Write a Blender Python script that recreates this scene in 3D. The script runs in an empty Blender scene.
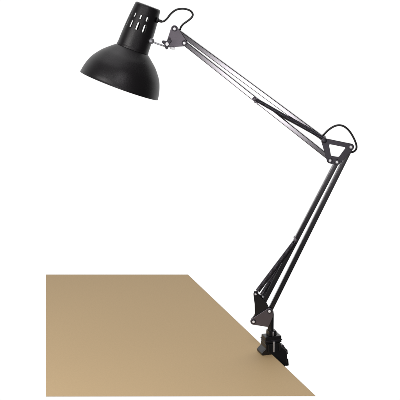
import bpy, bmesh, math, random
from mathutils import Vector, Matrix
random.seed(4)
S = bpy.context.scene
COL = S.collection
R = math.radians

# ------------------------------------------------------------------ camera
ELEV, DIST, HALF = R(16), 3.5, 0.414          # looking down 16 degrees, 0.83 m of picture at the lamp
PX = 2 * HALF / 400                           # metres per photo pixel at the lamp
PY0 = 352                                     # photo row of the table surface below the lamp
_v = (200 - PY0) / 200 * HALF / DIST
ZC = -DIST * (math.sin(ELEV) + math.cos(ELEV) * (-math.sin(ELEV) + _v * math.cos(ELEV)) / (math.cos(ELEV) + _v * math.sin(ELEV)))
EYE = Vector((0, -DIST * math.cos(ELEV), ZC + DIST * math.sin(ELEV)))
cam = bpy.data.cameras.new('camera')
cam.sensor_width = 36
cam.lens = 36 * DIST / (2 * HALF)
cam.clip_start, cam.clip_end = 0.05, 200
camo = bpy.data.objects.new('camera', cam)
camo.location = EYE
camo.rotation_euler = (R(90) - ELEV, 0, 0)
COL.objects.link(camo)
S.camera = camo
FWD = Vector((0, math.cos(ELEV), -math.sin(ELEV)))
UP = Vector((0, math.sin(ELEV), math.cos(ELEV)))

def ray(px, py):
    u, v = (px - 200) / 200 * HALF / DIST, (200 - py) / 200 * HALF / DIST
    return FWD + Vector((u, 0, 0)) + UP * v

def at(px, py, y=0.0):                        # measured point on the upright plane at depth y
    d = ray(px, py)
    return EYE + d * ((y - EYE.y) / d.y)

def on_table(px, py, z=0.0):
    d = ray(px, py)
    return EYE + d * ((z - EYE.z) / d.z)

# ------------------------------------------------------------------ world: white studio wall ahead, dim studio behind the camera
W = bpy.data.worlds.new('World')
S.world = W
W.use_nodes = True
nt = W.node_tree
for n in list(nt.nodes):
    nt.nodes.remove(n)
out = nt.nodes.new('ShaderNodeOutputWorld')
bg = nt.nodes.new('ShaderNodeBackground')
tc = nt.nodes.new('ShaderNodeTexCoord')
sep = nt.nodes.new('ShaderNodeSeparateXYZ')
mr = nt.nodes.new('ShaderNodeMapRange')
mr.interpolation_type = 'SMOOTHSTEP'
mr.inputs['From Min'].default_value = 0.25
mr.inputs['From Max'].default_value = 0.62
mr.inputs['To Min'].default_value = 0.10
mr.inputs['To Max'].default_value = 1.01
nt.links.new(tc.outputs['Generated'], sep.inputs[0])
nt.links.new(sep.outputs['Y'], mr.inputs['Value'])
nt.links.new(mr.outputs[0], bg.inputs['Color'])
nt.links.new(bg.outputs[0], out.inputs[0])

# ------------------------------------------------------------------ studio lamps
def softbox(name, loc, target, sx, sy, power, color=(1, 1, 1)):
    l = bpy.data.lights.new(name, 'AREA')
    l.shape = 'RECTANGLE'
    l.size, l.size_y, l.energy, l.color = sx, sy, power, color
    o = bpy.data.objects.new(name, l)
    o.location = loc
    o.rotation_euler = (Vector(target) - Vector(loc)).to_track_quat('-Z', 'Y').to_euler()
    COL.objects.link(o)
    return o
softbox('key_softbox', (-1.0, -0.9, 0.85), (-0.2, -0.1, 0.15), 0.8, 0.8, 14.5, (1.0, 0.975, 0.97))
softbox('front_softbox', (0.05, -1.7, 1.75), (-0.1, 0, 0.55), 0.5, 0.7, 9, (1.0, 0.965, 1.0))
softbox('top_softbox', (-0.1, 0.3, 1.9), (0, 0.2, 0), 1.6, 1.2, 9, (1.0, 0.98, 1.0))
# low strip light whose reflection runs along the upper arm
pm = at(257, 93)
rd = (pm - EYE).normalized()
rd.y = -rd.y
lp = pm + rd * 1.3
strip = softbox('low_strip_softbox', lp, pm, 0.26, 0.12, 2.7, (1.0, 0.985, 0.995))
zz = (lp - pm).normalized()
xx = at(330, 158.8) - at(184, 42.6)
xx = (xx - zz * xx.dot(zz)).normalized()
yy = zz.cross(xx)
strip.rotation_euler = Matrix((xx, yy, zz)).transposed().to_euler()

S.view_settings.view_transform = 'Standard'
S.view_settings.look = 'None'
S.view_settings.exposure = 0.0
S.view_settings.gamma = 1.0
S.render.film_transparent = False

# ------------------------------------------------------------------ materials
def mat(name, color, rough, metal=0.0, spec=0.5, bump=None, vary=None, rvar=0.0):
    m = bpy.data.materials.new(name)
    m.use_nodes = True
    t = m.node_tree
    b = t.nodes['Principled BSDF']
    b.inputs['Base Color'].default_value = (*color, 1)
    b.inputs['Roughness'].default_value = rough
    b.inputs['Metallic'].default_value = metal
    b.inputs['Specular IOR Level'].default_value = spec
    c = t.nodes.new('ShaderNodeTexCoord')
    if bump:
        sc, st, dist = bump
        nz = t.nodes.new('ShaderNodeTexNoise')
        nz.inputs['Scale'].default_value = sc
        nz.inputs['Detail'].default_value = 3
        bp = t.nodes.new('ShaderNodeBump')
        bp.inputs['Strength'].default_value = st
        bp.inputs['Distance'].default_value = dist
        t.links.new(c.outputs['Object'], nz.inputs['Vector'])
        t.links.new(nz.outputs['Fac'], bp.inputs['Height'])
        t.links.new(bp.outputs[0], b.inputs['Normal'])
    if vary:
        sc, amt = vary
        nz = t.nodes.new('ShaderNodeTexNoise')
        nz.inputs['Scale'].default_value = sc
        nz.inputs['Detail'].default_value = 5
        rp = t.nodes.new('ShaderNodeValToRGB')
        rp.color_ramp.elements[0].position, rp.color_ramp.elements[1].position = 0.3, 0.7
        rp.color_ramp.elements[0].color = (*[x * (1 - amt) for x in color], 1)
        rp.color_ramp.elements[1].color = (*[x * (1 + amt) for x in color], 1)
        t.links.new(c.outputs['Object'], nz.inputs['Vector'])
        t.links.new(nz.outputs['Fac'], rp.inputs[0])
        t.links.new(rp.outputs[0], b.inputs['Base Color'])
    if rvar:
        nz = t.nodes.new('ShaderNodeTexNoise')
        nz.inputs['Scale'].default_value = 35
        nz.inputs['Detail'].default_value = 4
        q = t.nodes.new('ShaderNodeMapRange')
        q.inputs['To Min'].default_value = rough - rvar
        q.inputs['To Max'].default_value = rough + rvar
        t.links.new(c.outputs['Object'], nz.inputs['Vector'])
        t.links.new(nz.outputs['Fac'], q.inputs['Value'])
        t.links.new(q.outputs[0], b.inputs['Roughness'])
    return m

M = dict(
    shade=mat('black_textured_paint', (0.007, 0.006, 0.0071), 0.37, 0, 0.34, bump=(1000, 0.5, 0.0004), rvar=0.06),
    arm=mat('black_nickel', (0.118, 0.112, 0.119), 0.2, 1.0, 0.5, rvar=0.006),
    bracket=mat('grey_satin_steel', (0.155, 0.138, 0.157), 0.42, 0.9, 0.5, bump=(500, 0.1, 0.0003), rvar=0.06),
    dark=mat('dark_satin_steel', (0.055, 0.05, 0.06), 0.4, 0.7, 0.5, rvar=0.06),
    black=mat('black_plastic', (0.009, 0.0085, 0.0095), 0.3, 0, 0.45, bump=(600, 0.12, 0.0003), rvar=0.08),
    cord=mat('black_rubber', (0.014, 0.013, 0.013), 0.5, 0, 0.4),
    spring=mat('black_spring_steel', (0.08, 0.075, 0.09), 0.3, 0.8, 0.5),
    steel=mat('bright_steel', (0.55, 0.55, 0.58), 0.35, 0.8, 0.5, rvar=0.05),
    zinc=mat('zinc', (0.9, 0.89, 0.9), 0.42, 0.15, 0.6, rvar=0.08),
    desk=mat('tan_laminate', (0.50, 0.360, 0.193), 0.6, 0, 0.2, bump=(1400, 0.08, 0.0003), vary=(330, 0.035)),
)

# ------------------------------------------------------------------ helpers
def link(name, me, m, parent=None, smooth=True, angle=35):
    o = bpy.data.objects.new(name, me)
    COL.objects.link(o)
    if m:
        me.materials.append(M[m])
    if smooth:
        for p in me.polygons:
            p.use_smooth = True
        me.set_sharp_from_angle(angle=R(angle))
    if parent:
        o.parent = parent
        o.matrix_parent_inverse = Matrix.Translation(-parent.location)
    return o

def finish(name, bm, m, parent=None, angle=35, bevel=0, segs=2):
    bmesh.ops.recalc_face_normals(bm, faces=bm.faces)
    if bevel:
        es = [e for e in bm.edges if len(e.link_faces) == 2 and e.calc_face_angle(0) > R(30)]
        bmesh.ops.bevel(bm, geom=es, offset=bevel, segments=segs, affect='EDGES', profile=0.5, clamp_overlap=True)
    me = bpy.data.meshes.new(name)
    bm.to_mesh(me)
    bm.free()
    o = link(name, me, m, parent, angle=angle)
    if bevel:
        o.modifiers.new('flat faces', 'WEIGHTED_NORMAL').keep_sharp = True
    return o

def circle_hull(cs, n=28):
    """outline round several circles (x, y, r)"""
    pts = []
    for x, y, r in cs:
        for k in range(n):
            a = 2 * math.pi * k / n
            pts.append((x + r * math.cos(a), y + r * math.sin(a)))
    pts = sorted(set(pts))
    def half(p):
        h = []
        for q in p:
            while len(h) > 1 and (h[-1][0]-h[-2][0])*(q[1]-h[-2][1]) - (h[-1][1]-h[-2][1])*(q[0]-h[-2][0]) <= 0:
                h.pop()
            h.append(q)
        return h
    lo, hi = half(pts), half(pts[::-1])
    return lo[:-1] + hi[:-1]

def plate(name, outlines, y0, y1, m, parent, bevel=0.0005):
    """sheet-metal plate cut to outlines (photo px; later ones are holes), between depths y0 < y1"""
    cu = bpy.data.curves.new(name, 'CURVE')
    cu.dimensions = '2D'
    cu.fill_mode = 'BOTH'
    cu.extrude = (y1 - y0) / 2 - bevel
    cu.bevel_depth = bevel
    cu.bevel_resolution = 2
    cu.offset = -bevel
    for ol in outlines:
        sp = cu.splines.new('POLY')
        sp.points.add(len(ol) - 1)
        for i, (x, y) in enumerate(ol):
            p = at(x, y, y0)
            sp.points[i].co = (p.x, p.z, 0, 1)
        sp.use_cyclic_u = True
    tmp = bpy.data.objects.new('temporary', cu)
    me = bpy.data.meshes.new_from_object(tmp)
    bpy.data.objects.remove(tmp)
    bpy.data.curves.remove(cu)
    me.name = name
    for v in me.vertices:
        v.co = Vector((v.co.x, (y0 + y1) / 2 - v.co.z, v.co.y))
    return link(name, me, m, parent, angle=30)

def add_bar(bm, p, q, w, h, side=Vector((0, 1, 0))):
    """rectangular bar from p to q: w across in the lamp's plane, h deep"""
    d = (q - p).normalized()
    s = side - d * side.dot(d)
    s.normalize()
    t = d.cross(s)
    vs = [[bm.verts.new(c + t * (w/2 * a) + s * (h/2 * b)) for a, b in ((-1,-1),(1,-1),(1,1),(-1,1))] for c in (p, q)]
    for k in range(4):
        bm.faces.new((vs[0][k], vs[0][(k+1) % 4], vs[1][(k+1) % 4], vs[1][k]))
    bm.faces.new(vs[0][::-1])
    bm.faces.new(vs[1])

def add_tube(bm, pts, r, n=12, caps=True):
    pts = [Vector(p) for p in pts]
    up = None
    rings = []
    for i, p in enumerate(pts):
        d = (pts[min(i+1, len(pts)-1)] - pts[max(i-1, 0)]).normalized()
        if up is None:
            up = d.orthogonal().normalized()
        up = (up - d * up.dot(d)).normalized()
        w = d.cross(up)
        rr = r[i] if isinstance(r, (list, tuple)) else r
        rings.append([bm.verts.new(p + (up * math.cos(2*math.pi*k/n) + w * math.sin(2*math.pi*k/n)) * rr) for k in range(n)])
    for a, b in zip(rings, rings[1:]):
        for k in range(n):
            bm.faces.new((a[k], a[(k+1) % n], b[(k+1) % n], b[k]))
    if caps:
        bm.faces.new(rings[0][::-1])
        bm.faces.new(rings[-1])

def spline(pts, per=10):
    P = [Vector(p) for p in pts]
    P = [P[0]*2 - P[1]] + P + [P[-1]*2 - P[-2]]
    o = []
    for i in range(1, len(P)-2):
        for k in range(per):
            t = k / per
            a, b, c, d = P[i-1:i+3]
            o.append(0.5*((2*b) + (c-a)*t + (2*a-5*b+4*c-d)*t*t + (3*b-a-3*c+d)*t**3))
    o.append(P[-2])
    return o

def add_lathe(bm, prof, origin, axis, xdir, n=96, cap0=False, cap1=False):
    """prof: (distance along axis, radius)"""
    a = axis.normalized()
    x = (xdir - a * xdir.dot(a)).normalized()
    y = a.cross(x)
    rings = []
    for s, r in prof:
        rings.append([bm.verts.new(origin + a*s + (x*math.cos(2*math.pi*k/n) + y*math.sin(2*math.pi*k/n))*r) for k in range(n)])
    for p, q in zip(rings, rings[1:]):
        for k in range(n):
            bm.faces.new((p[k], p[(k+1) % n], q[(k+1) % n], q[k]))
    if cap0: bm.faces.new(rings[0][::-1])
    if cap1: bm.faces.new(rings[-1])
    return rings

def rivet(px, py, yf, parent, r=1.45, washer=2.6):
    """zinc rivet head in a dark washer whose back lies on depth yf"""
    c = at(px, py, yf)
    bm = bmesh.new()
    w = washer * PX
    add_lathe(bm, [(0, w), (0.0012, w), (0.0017, w*0.9), (0.0017, r*PX*0.8)], c, Vector((0,-1,0)), Vector((1,0,0)), 32, cap0=True, cap1=True)
    wo = finish('washer', bm, 'dark', parent)
    bm = bmesh.new()
    q = r * PX
    add_lathe(bm, [(0.0015, q), (0.0024, q), (0.0031, q*0.85), (0.0034, q*0.5), (0.0030, q*0.4), (0.0030, q*0.05)], c, Vector((0,-1,0)), Vector((1,0,0)), 32, cap1=True)
    ro = finish('rivet', bm, 'zinc', parent)
    return ro

def tag(o, label, cat, kind=None):
    o['label'] = label
    o['category'] = cat
    if kind: o['kind'] = kind

# ------------------------------------------------------------------ table top
corners = [(46, 396), (315.6, 395.6), (188, 274.4), (46, 274.4)]
top = [on_table(*c) for c in corners]
T_EDGE = Vector(top[2] - top[1]).normalized()           # runs along the slanting right edge
bm = bmesh.new()
cen = sum(top, Vector()) / 4
def inset(v, k, z):
    # pull a corner in along both its sides
    i = top.index(v)
    a = (top[(i+1) % 4] - v).normalized()
    b = (top[i-1] - v).normalized()
    return v + (a + b) * (k / a.cross(b).length) + Vector((0, 0, z))
rings = [[bm.verts.new(inset(v, k, z)) for v in top] for k, z in ((0.0008, 0.0), (0.0002, -0.0003), (0.0, -0.0008), (0.0002, -0.0013), (0.034, -0.014))]
for a, b in zip(rings, rings[1:]):
    for k in range(4):
        bm.faces.new((a[k], b[k], b[(k+1) % 4], a[(k+1) % 4]))
bm.faces.new(rings[0])
bm.faces.new(rings[-1][::-1])
desk = finish('table_top', bm, 'desk', angle=25)
tag(desk, 'plain tan table top with a slanting right edge, under the black lamp', 'table top')

# ------------------------------------------------------------------ the lamp
lamp = bpy.data.objects.new('desk_lamp', None)
lamp.location = at(271, PY0)
lamp.empty_display_size = 0.05
COL.objects.link(lamp)
tag(lamp, 'black spring-arm desk lamp with a dome shade, clamped to the tan table top', 'desk lamp')

# --- head: vented housing and dome shade
tp, rm = at(148.2, 6.4), at(119.2, 84.9)
ax0 = (rm - tp).normalized()
TILT = R(8)
ax = (ax0 * math.cos(TILT) + Vector((0, -1, 0)) * math.sin(TILT)).normalized()
mid = tp.lerp(rm, 0.55)
L = (rm - tp).length
tp, rm = mid - ax * L * 0.55, mid + ax * L * 0.45
side = ax.cross(Vector((0, 1, 0))).normalized()
if side.x < 0: side = -side
fr = -(Vector((0, 1, 0)) - ax * ax.y).normalized()       # towards the viewer, square to the axis
NECK = 44.5 * PX
RIM = L - NECK
# dome (distance from the housing's top along the axis, radius), outer skin then inner skin
prof = [(NECK - 3.5*PX, 14.6*PX), (NECK - 1.2*PX, 15.8*PX)]
# measured outline of the dome: height above the rim, radius
dome = spline([Vector((h, r, 0)) for h, r in ((39.9, 15.6), (38.0, 18.0), (34.0, 22.6), (28.5, 28.3), (20.0, 34.5), (13.0, 37.6), (6.0, 39.5), (1.2, 40.2))], 6)
k_ = RIM / PX / 40.0
prof += [(L - v.x * k_ * PX, v.y * PX) for v in dome]
prof += [(L - 0.7*PX, 40.45*PX), (L - 0.2*PX, 40.5*PX), (L, 40.1*PX), (L - 0.1*PX, 39.6*PX), (L - 0.7*PX, 39.2*PX)]
prof += [(L - v.x * k_ * PX + 0.6*PX, v.y * 0.975 * PX) for v in dome[::-1]]
bm = bmesh.new()
add_lathe(bm, prof, tp, ax, side, 128)
shade = finish('lamp_shade', bm, 'shade', lamp, angle=50)
# housing: grid with real slots
N = 160
def rad(s):                                              # radius along the housing
    t = s / NECK
    return (12.7 + 4.1 * t - 0.9 * t * t + 0.4 * math.sin(math.pi * t)) * PX
slots = []
for c in (-68, -41, -13, 13.5):
    slots.append((c, 5.0, 10.2, 14.6)); slots.append((c + 1, 5.0, 17.6, 25.6))
for c in (166, 193, 221, 248):
    slots.append((c, 5.0, 10.2, 15.2)); slots.append((c, 5.0, 17.6, 26.6))
ss = [0.0, 0.5, 1.2] + [1.2 + 0.3*k for k in range(1, 145)]
def hole(k, s):
    ang = (k + 0.5) * 360 / N
    for c, w, a, b in slots:
        d = (ang - c + 180) % 360 - 180
        if a <= s <= b:
            e = min(s - a, b - s)
            ww = w if e > 0.6 else w * 0.7
            if abs(d) < ww: return True
    return False
bm = bmesh.new()
rg = []
for s in ss:
    r = rad(s * PX)
    if s < 1.2: r -= (1.2 - s) * 0.7 * PX
    # angle 0 faces the viewer, positive towards the picture's right
    rg.append([bm.verts.new(tp + ax * (s * PX) + (fr * math.cos(2*math.pi*k/N) + side * math.sin(2*math.pi*k/N)) * r) for k in range(N)])
for i in range(len(rg) - 1):
    sm = (ss[i] + ss[i+1]) / 2
    for k in range(N):
        if not hole(k, sm):
            bm.faces.new((rg[i][k], rg[i][(k+1) % N], rg[i+1][(k+1) % N], rg[i+1][k]))
bm.faces.new(rg[0])
bmesh.ops.recalc_face_normals(bm, faces=bm.faces)
housing = finish('socket_housing', bm, 'shade', lamp, angle=40)
md = housing.modifiers.new('wall', 'SOLIDIFY')
md.thickness = 0.0012
md.offset = -1
# raised seam where the housing sits in the shade
bm = bmesh.new()
add_lathe(bm, [(NECK - 2.2*PX, rad(NECK)*0.95), (NECK - 2.0*PX, rad(NECK)*1.005), (NECK - 0.6*PX, rad(NECK)*1.02), (NECK + 0.2*PX, rad(NECK)*1.02), (NECK + 0.6*PX, rad(NECK)*0.9)], tp, ax, side, 96)
finish('neck_ring', bm, 'shade', shade)

# --- cord at the head
HY = -0.004
g0, g1 = at(156.5, 20.0, HY), at(161.5, 21.4, HY)
gd = (g1 - g0).normalized()
bm = bmesh.new()
add_lathe(bm, [(0, 2.6*PX), (1.6*PX, 2.6*PX), (2.0*PX, 2.3*PX), (2.0*PX, 1.5*PX), (5.4*PX, 1.35*PX), (5.6*PX, 1.0*PX)], g0, gd, Vector((0,0,1)), 24, cap0=True, cap1=True)
finish('cord_grommet', bm, 'black', housing)
cp = [(158, 20.4), (163, 21.5), (167, 18.6), (171, 13.6), (176, 9.9), (181, 8.8), (186, 9.1), (190.6, 11), (192.8, 14.6), (191, 18.2), (187, 21.4), (183, 24.4), (180.4, 28.4), (181, 33), (184, 36)]
ys = [HY, HY, -.002, 0, .002, .003, .003, .002, .002, .003, .005, .007, .009, .009, .006]
bm = bmesh.new()
add_tube(bm, spline([at(x, y, q) for (x, y), q in zip(cp, ys)], 10), 0.95*PX, 12)
finish('cord', bm, 'cord', lamp)

# --- swivel: boss on the housing, rod, wing nut
b0 = at(150.8, 40.7, -0.010)
bm = bmesh.new()
bd = (at(153.8, 42.2, -0.019) - b0).normalized()
add_lathe(bm, [(-2*PX, 2.9*PX), (1.6*PX, 2.9*PX), (2.4*PX, 2.5*PX), (2.4*PX, 1.8*PX), (3.4*PX, 1.6*PX), (3.7*PX, 1.0*PX)], b0, bd, Vector((0,0,1)), 24, cap0=True, cap1=True)
finish('swivel_boss', bm, 'steel', housing)
bm = bmesh.new()
add_tube(bm, [at(151.5, 41.4, -0.012), at(158, 43.9, -0.010), at(165.5, 46.4, -0.010), at(170, 46.6, -0.004)], 0.85*PX, 12)
finish('swivel_rod', bm, 'steel', lamp)
def lobes(cx, cy, spec, n=90):
    o = []
    for k in range(n):
        a = 2*math.pi*k/n
        r = 2.7
        for c, h, w in spec:
            d = (math.degrees(a) - c + 180) % 360 - 180
            r += h * math.exp(-(d/w)**2)
        o.append((cx + r*math.cos(a), cy + r*math.sin(a)))
    return o
wing = plate('wing_nut', [lobes(167, 43.9, [(205, 2.9, 24), (325, 2.7, 24), (95, 2.9, 26)])], -0.022, -0.015, 'dark', lamp, bevel=0.0012)
bm = bmesh.new()
c = at(167.2, 44.0, -0.022)
add_lathe(bm, [(0, 1.9*PX), (0.0015, 1.9*PX), (0.0024, 1.6*PX), (0.0026, 0.6*PX)], c, Vector((0,-1,0)), Vector((1,0,0)), 6, cap1=True)
finish('bolt_end', bm, 'zinc', wing)

# --- head bracket
hb = plate('head_bracket', [circle_hull([(174.4, 28.8, 3.4), (184.2, 43.1, 3.2), (169.5, 43.2, 3.2), (173.5, 45.6, 1.6)])], -0.0085, -0.006, 'bracket', lamp)
rivet(174.6, 28.7, -0.0085, hb)
rivet(184.3, 43.0, -0.0085, hb)
hb2 = plate('head_bracket', [circle_hull([(174.4, 28.8, 3.2), (184.2, 43.1, 3.0), (169.5, 43.2, 3.0)])], 0.006, 0.0085, 'bracket', lamp)
bm = bmesh.new()
add_bar(bm, at(170.2, 47.6, -0.010), at(174.6, 48.6, -0.010), 2.4*PX, 0.006)
finish('bracket_tab', bm, 'zinc', hb, bevel=0.001)

# --- arms
BW = 4.5 * PX
def arm_bar(a, b, w=BW):
    bm = bmesh.new()
    d = (b - a).normalized()
    add_bar(bm, a, b, w, w)
    o = finish('arm_bar', bm, 'arm', lamp, bevel=0.0012, segs=3)
    return o
arm_bar(at(174.6, 28.9), at(323.4, 138.8))
arm_bar(at(184.0, 42.6), at(330.4, 158.8))
arm_bar(at(337.4, 160.6), at(253.6, 321.2), 4.7*PX)
arm_bar(at(350.8, 147.2), at(269.6, 310.8), 4.7*PX)

# --- springs
def coil(a, b, r, wire, turns, n=10):
    d = (b - a)
    ln = d.length
    d.normalize()
    x = d.orthogonal().normalized()
    y = d.cross(x)
    pts = []
    for k in range(int(turns * n) + 1):
        t = k / (turns * n)
        an = 2*math.pi*k/n
        pts.append(a + d*(ln*t) + (x*math.cos(an) + y*math.sin(an))*r)
    return pts
def spring(a, b, r, m='spring'):
    """tight coil with a straight hooked wire at both ends"""
    d = (b - a).normalized()
    s, e = a + d*0.005, b - d*0.0042
    turns = int((e - s).length / 0.00165)
    bm = bmesh.new()
    add_tube(bm, coil(s, e, r - 0.0007, 0.0007, turns), 0.00075, 6)
    o = finish('spring', bm, m, lamp, angle=80)
    for p, q in ((a, s), (b, e)):
        bm = bmesh.new()
        dd = (q - p).normalized()
        nn = Vector((0, 1, 0)).cross(dd).normalized()
        loop = [p + (dd*math.cos(t) + nn*math.sin(t))*0.0022 for t in [R(290*k/18) for k in range(19)]]
        add_tube(bm, [q + dd*0.002] + [p + dd*0.0034] + loop, 0.0009, 8)
        finish('spring_hook', bm, m, o)
    return o
# upper pair
spring(at(254.6, 98.9, -0.0085), at(324.5, 139.0, -0.0085), 2.0*PX)
spring(at(255.4, 101.4, 0.0085), at(324.5, 138.2, 0.0085), 2.0*PX)
# lower pair
spring(at(295.8, 240.6, -0.0085), at(256.4, 292.6, -0.0085), 2.45*PX)
spring(at(295.8, 240.6, 0.0085), at(260.6, 297.0, 0.0085), 2.45*PX)
def pin(name, px, py, y0, y1, r, m, parent):
    p = at(px, py, y0)
    bm = bmesh.new()
    n = y1 - y0
    q = r*PX
    add_lathe(bm, [(0, q*0.5), (0.0006, q*0.9), (0.0012, q), (n - 0.0012, q), (n - 0.0006, q*0.9), (n, q*0.5)], p, Vector((0,1,0)), Vector((1,0,0)), 24, cap0=True, cap1=True)
    return finish(name, bm, m, parent)
pin('spring_pin', 295.8, 240.6, -0.0125, 0.0125, 1.7, 'bracket', lamp)
pin('spring_pin', 254.9, 99.6, -0.0125, 0.0125, 1.5, 'bracket', lamp)
bm = bmesh.new()
add_bar(bm, at(253.2, 97.9, -0.0063), at(258.6, 102.2, -0.0063), 4.2*PX, 0.003)
finish('spring_clip', bm, 'bracket', lamp, bevel=0.0006)

# --- elbow bracket: open four-sided frame
eo = circle_hull([(324.4, 141.4, 3.0), (351.0, 147.0, 3.1), (330.0, 160.4, 3.1), (337.2, 162.0, 3.1)])
ei = [(329.0, 144.9), (330.0, 144.3), (345.0, 147.3), (345.5, 148.2), (339.3, 156.6), (338.3, 157.1), (331.8, 156.2), (331.0, 155.5)]
eb = plate('elbow_bracket', [eo, ei], -0.0095, -0.0062, 'dark', lamp, bevel=0.0006)
rivet(350.9, 146.9, -0.0095, eb, 1.5)
rivet(330.1, 160.4, -0.0095, eb, 1.35)
rivet(337.0, 161.9, -0.0095, eb, 1.4)
pin('elbow_pin', 324.2, 140.8, -0.0145, 0.0125, 2.7, 'dark', lamp)
pin('elbow_pin', 330.1, 160.4, -0.0080, 0.0090, 1.6, 'dark', lamp)
pin('elbow_pin', 337.0, 161.9, -0.0080, 0.0090, 1.6, 'dark', lamp)
pin('elbow_pin', 350.9, 146.9, -0.0080, 0.0090, 1.6, 'dark', lamp)
cp = [(318, 136.6), (321, 136.4), (323.6, 134.8), (328.4, 130.0), (334, 126.4), (339, 125.2), (344, 126.4), (349, 130.6), (353.4, 137.4), (356.2, 144.4), (356.3, 148.6), (354, 151.4), (350, 152.6), (347.4, 153.6)]
bm = bmesh.new()
add_tube(bm, spline([at(x, y, 0.004) for x, y in cp], 10), 0.98*PX, 12)
finish('cord', bm, 'cord', lamp)

# --- base: spring plate, foot bracket, post
sp = plate('spring_plate', [[(254.2, 291.4), (256.4, 291.0), (258.0, 292.6), (260.0, 297.0), (266.2, 302.0), (267.2, 306.4), (269.2, 308.0), (272.4, 308.6), (273.0, 312.0), (267, 320), (256, 322.5), (251.4, 321), (251, 319), (254.9, 315), (254.6, 304), (253.4, 294)]], -0.0062, -0.0049, 'black', lamp, bevel=0.0003)
sp2 = plate('spring_plate', [[(254.6, 292.4), (256.6, 292.0), (262.0, 296.6), (266.2, 302.0), (269.2, 308.0), (272.0, 309.6), (272.0, 313.0), (267, 320), (256, 322), (252, 320), (254.9, 315)]], 0.0052, 0.0066, 'black', lamp, bevel=0.0003)
rivet(255.6, 293.9, -0.0062, sp, 1.1, 1.7)
fb = plate('foot_bracket', [circle_hull([(253.6, 321.6, 3.2), (269.6, 311.2, 3.1), (270.6, 316.6, 2.2), (267.6, 325.4, 1.6)])], -0.0095, -0.0068, 'bracket', lamp)
rivet(253.6, 321.5, -0.0095, fb, 1.35, 2.5)
rivet(269.5, 311.1, -0.0095, fb, 1.45, 2.5)
plate('foot_bracket', [circle_hull([(253.6, 321.6, 3.0), (269.6, 311.2, 3.0), (270.6, 316.6, 2.2), (267.6, 325.4, 1.6)])], 0.0068, 0.0095, 'bracket', lamp)
bm = bmesh.new()
pz0, pz1 = at(270.6, 334), at(270.6, 311)
add_lathe(bm, [(0, 3.1*PX), ((pz1-pz0).length*0.86, 3.1*PX), ((pz1-pz0).length, 2.6*PX)], pz0, Vector((0,0,1)), Vector((1,0,0)), 32, cap0=True, cap1=True)
finish('mounting_post', bm, 'black', lamp)

# --- clamp, square to the slanting edge of the table; local mm: x out from the table, y along the edge, z up
TH = math.atan2(-T_EDGE.x, T_EDGE.y)
CO = at(271.2, PY0)
CM = Matrix.Translation((CO.x, 0, 0)) @ Matrix.Rotation(TH, 4, 'Z') @ Matrix.Scale(0.001, 4)
def cbox(bm, x0, x1, y0, y1, z0, z1, tx=0, ty=0):
    v = []
    for z, k in ((z0, 0), (z1, 1)):
        for x, y in ((x0 + tx*k, y0 + ty*k), (x1 - tx*k, y0 + ty*k), (x1 - tx*k, y1 - ty*k), (x0 + tx*k, y1 - ty*k)):
            v.append(bm.verts.new((x, y, z)))
    for f in ((3,2,1,0), (4,5,6,7), (0,1,5,4), (1,2,6,5), (2,3,7,6), (3,0,4,7)):
        bm.faces.new([v[i] for i in f])
def cprism(bm, pts, y0, y1):
    a = [bm.verts.new((x, y0, z)) for x, z in pts]
    b = [bm.verts.new((x, y1, z)) for x, z in pts]
    n = len(pts)
    for k in range(n):
        bm.faces.new((a[k], a[(k+1) % n], b[(k+1) % n], b[k]))
    bm.faces.new(a[::-1])
    bm.faces.new(b)
def cfinish(name, bm, m, parent, bevel=1.0, segs=3):
    bmesh.ops.recalc_face_normals(bm, faces=bm.faces)
    if bevel:
        es = [e for e in bm.edges if len(e.link_faces) == 2 and e.calc_face_angle(0) > R(25)]
        bmesh.ops.bevel(bm, geom=es, offset=bevel, segments=segs, affect='EDGES', profile=0.5, clamp_overlap=True)
    bm.transform(CM)
    o = finish(name, bm, m, parent)
    if bevel:
        o.modifiers.new('flat faces', 'WEIGHTED_NORMAL').keep_sharp = True
    return o
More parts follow.
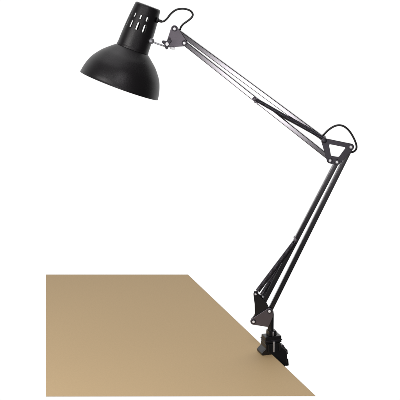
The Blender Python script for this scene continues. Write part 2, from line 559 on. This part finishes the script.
# C-shaped frame: upper jaw on the table, back beyond the edge, lower jaw under the table
bm = bmesh.new()
cprism(bm, [(-26.5, 0.4), (-27.5, 5), (-25, 9), (-20.5, 13), (-18.4, 16), (-18, 24), (16, 24), (18, 14), (24, 10), (30, 2), (31, -10), (30, -22), (27, -31), (16, -33), (-34, -33), (-34, -24), (-2.6, -24), (-2.6, 0.4)], -15, 15)
clamp = cfinish('clamp', bm, 'black', lamp, 1.6)
bm = bmesh.new()
cbox(bm, -18.5, 18.5, -13, 13, 24.2, 39, 0.5, 0.5)
cfinish('clamp_socket', bm, 'black', clamp, 1.4)
bm = bmesh.new()
cbox(bm, -19.4, 19.4, -14, 14, 29.5, 31.5)
cfinish('socket_rim', bm, 'dark', clamp, 0.6)
bm = bmesh.new()
cbox(bm, -9, 9, -9, 9, 39.2, 50, 0.4, 0.4)
cfinish('post_collar', bm, 'black', clamp, 1.5)
for x in (-12.5, 12.5):
    rb = bmesh.new()
    cprism(rb, [(x - 1.4, 24.0), (x + 1.4, 24.0), (x + 1.4, 8), (x - 1.4, 6)], -18, -15.2)
    cfinish('clamp_rib', rb, 'black', clamp, 0.7)
# bright steel post end in the open slot of the socket
bm = bmesh.new()
add_lathe(bm, [(5, 0.5), (5.3, 1.8), (6, 2.3), (27.5, 2.3), (29, 2.0)], Vector((0.5, -15.2, 0)), Vector((0,0,1)), Vector((1,0,0)), 24, cap0=True, cap1=True)
cfinish('post_end', bm, 'steel', clamp, 0)
bm = bmesh.new()
add_lathe(bm, [(39.5, 1.2), (40, 1.5), (48.5, 1.5), (49, 1.2)], Vector((0.5, -9.2, 0)), Vector((0,0,1)), Vector((1,0,0)), 16, cap0=True, cap1=True)
cfinish('collar_glint', bm, 'steel', clamp, 0)  # narrow bright strip standing in for the thin highlight down the collar
# grey tab and lugs on the outside
bm = bmesh.new()
cprism(bm, [(18.4, 13), (19.5, 17), (25, 15.5), (28.5, 9), (26, 7)], -9, 5)
cfinish('clamp_tab', bm, 'bracket', clamp, 1.2)
bm = bmesh.new()
cbox(bm, 29.4, 34.5, -11, 4, -6, 5, 1, 1)
cfinish('clamp_lug', bm, 'black', clamp, 1.5)
bm = bmesh.new()
cbox(bm, 28.0, 36.0, -13, 2, -31, -16, 1, 1)
cfinish('clamp_lug', bm, 'black', clamp, 1.5)
# tightening screw under the table
bm = bmesh.new()
add_lathe(bm, [(-14.3, 8), (-17, 8.5), (-18, 7), (-18.2, 3.2), (-62, 3.2)], Vector((-20, 0, 0)), Vector((0,0,1)), Vector((1,0,0)), 28, cap0=True, cap1=True)
cfinish('clamp_screw', bm, 'bracket', clamp, 0)
bm = bmesh.new()
cbox(bm, -38, -2, -3, 3, -74, -58, 3, 0)
cfinish('screw_handle', bm, 'black', clamp, 2)
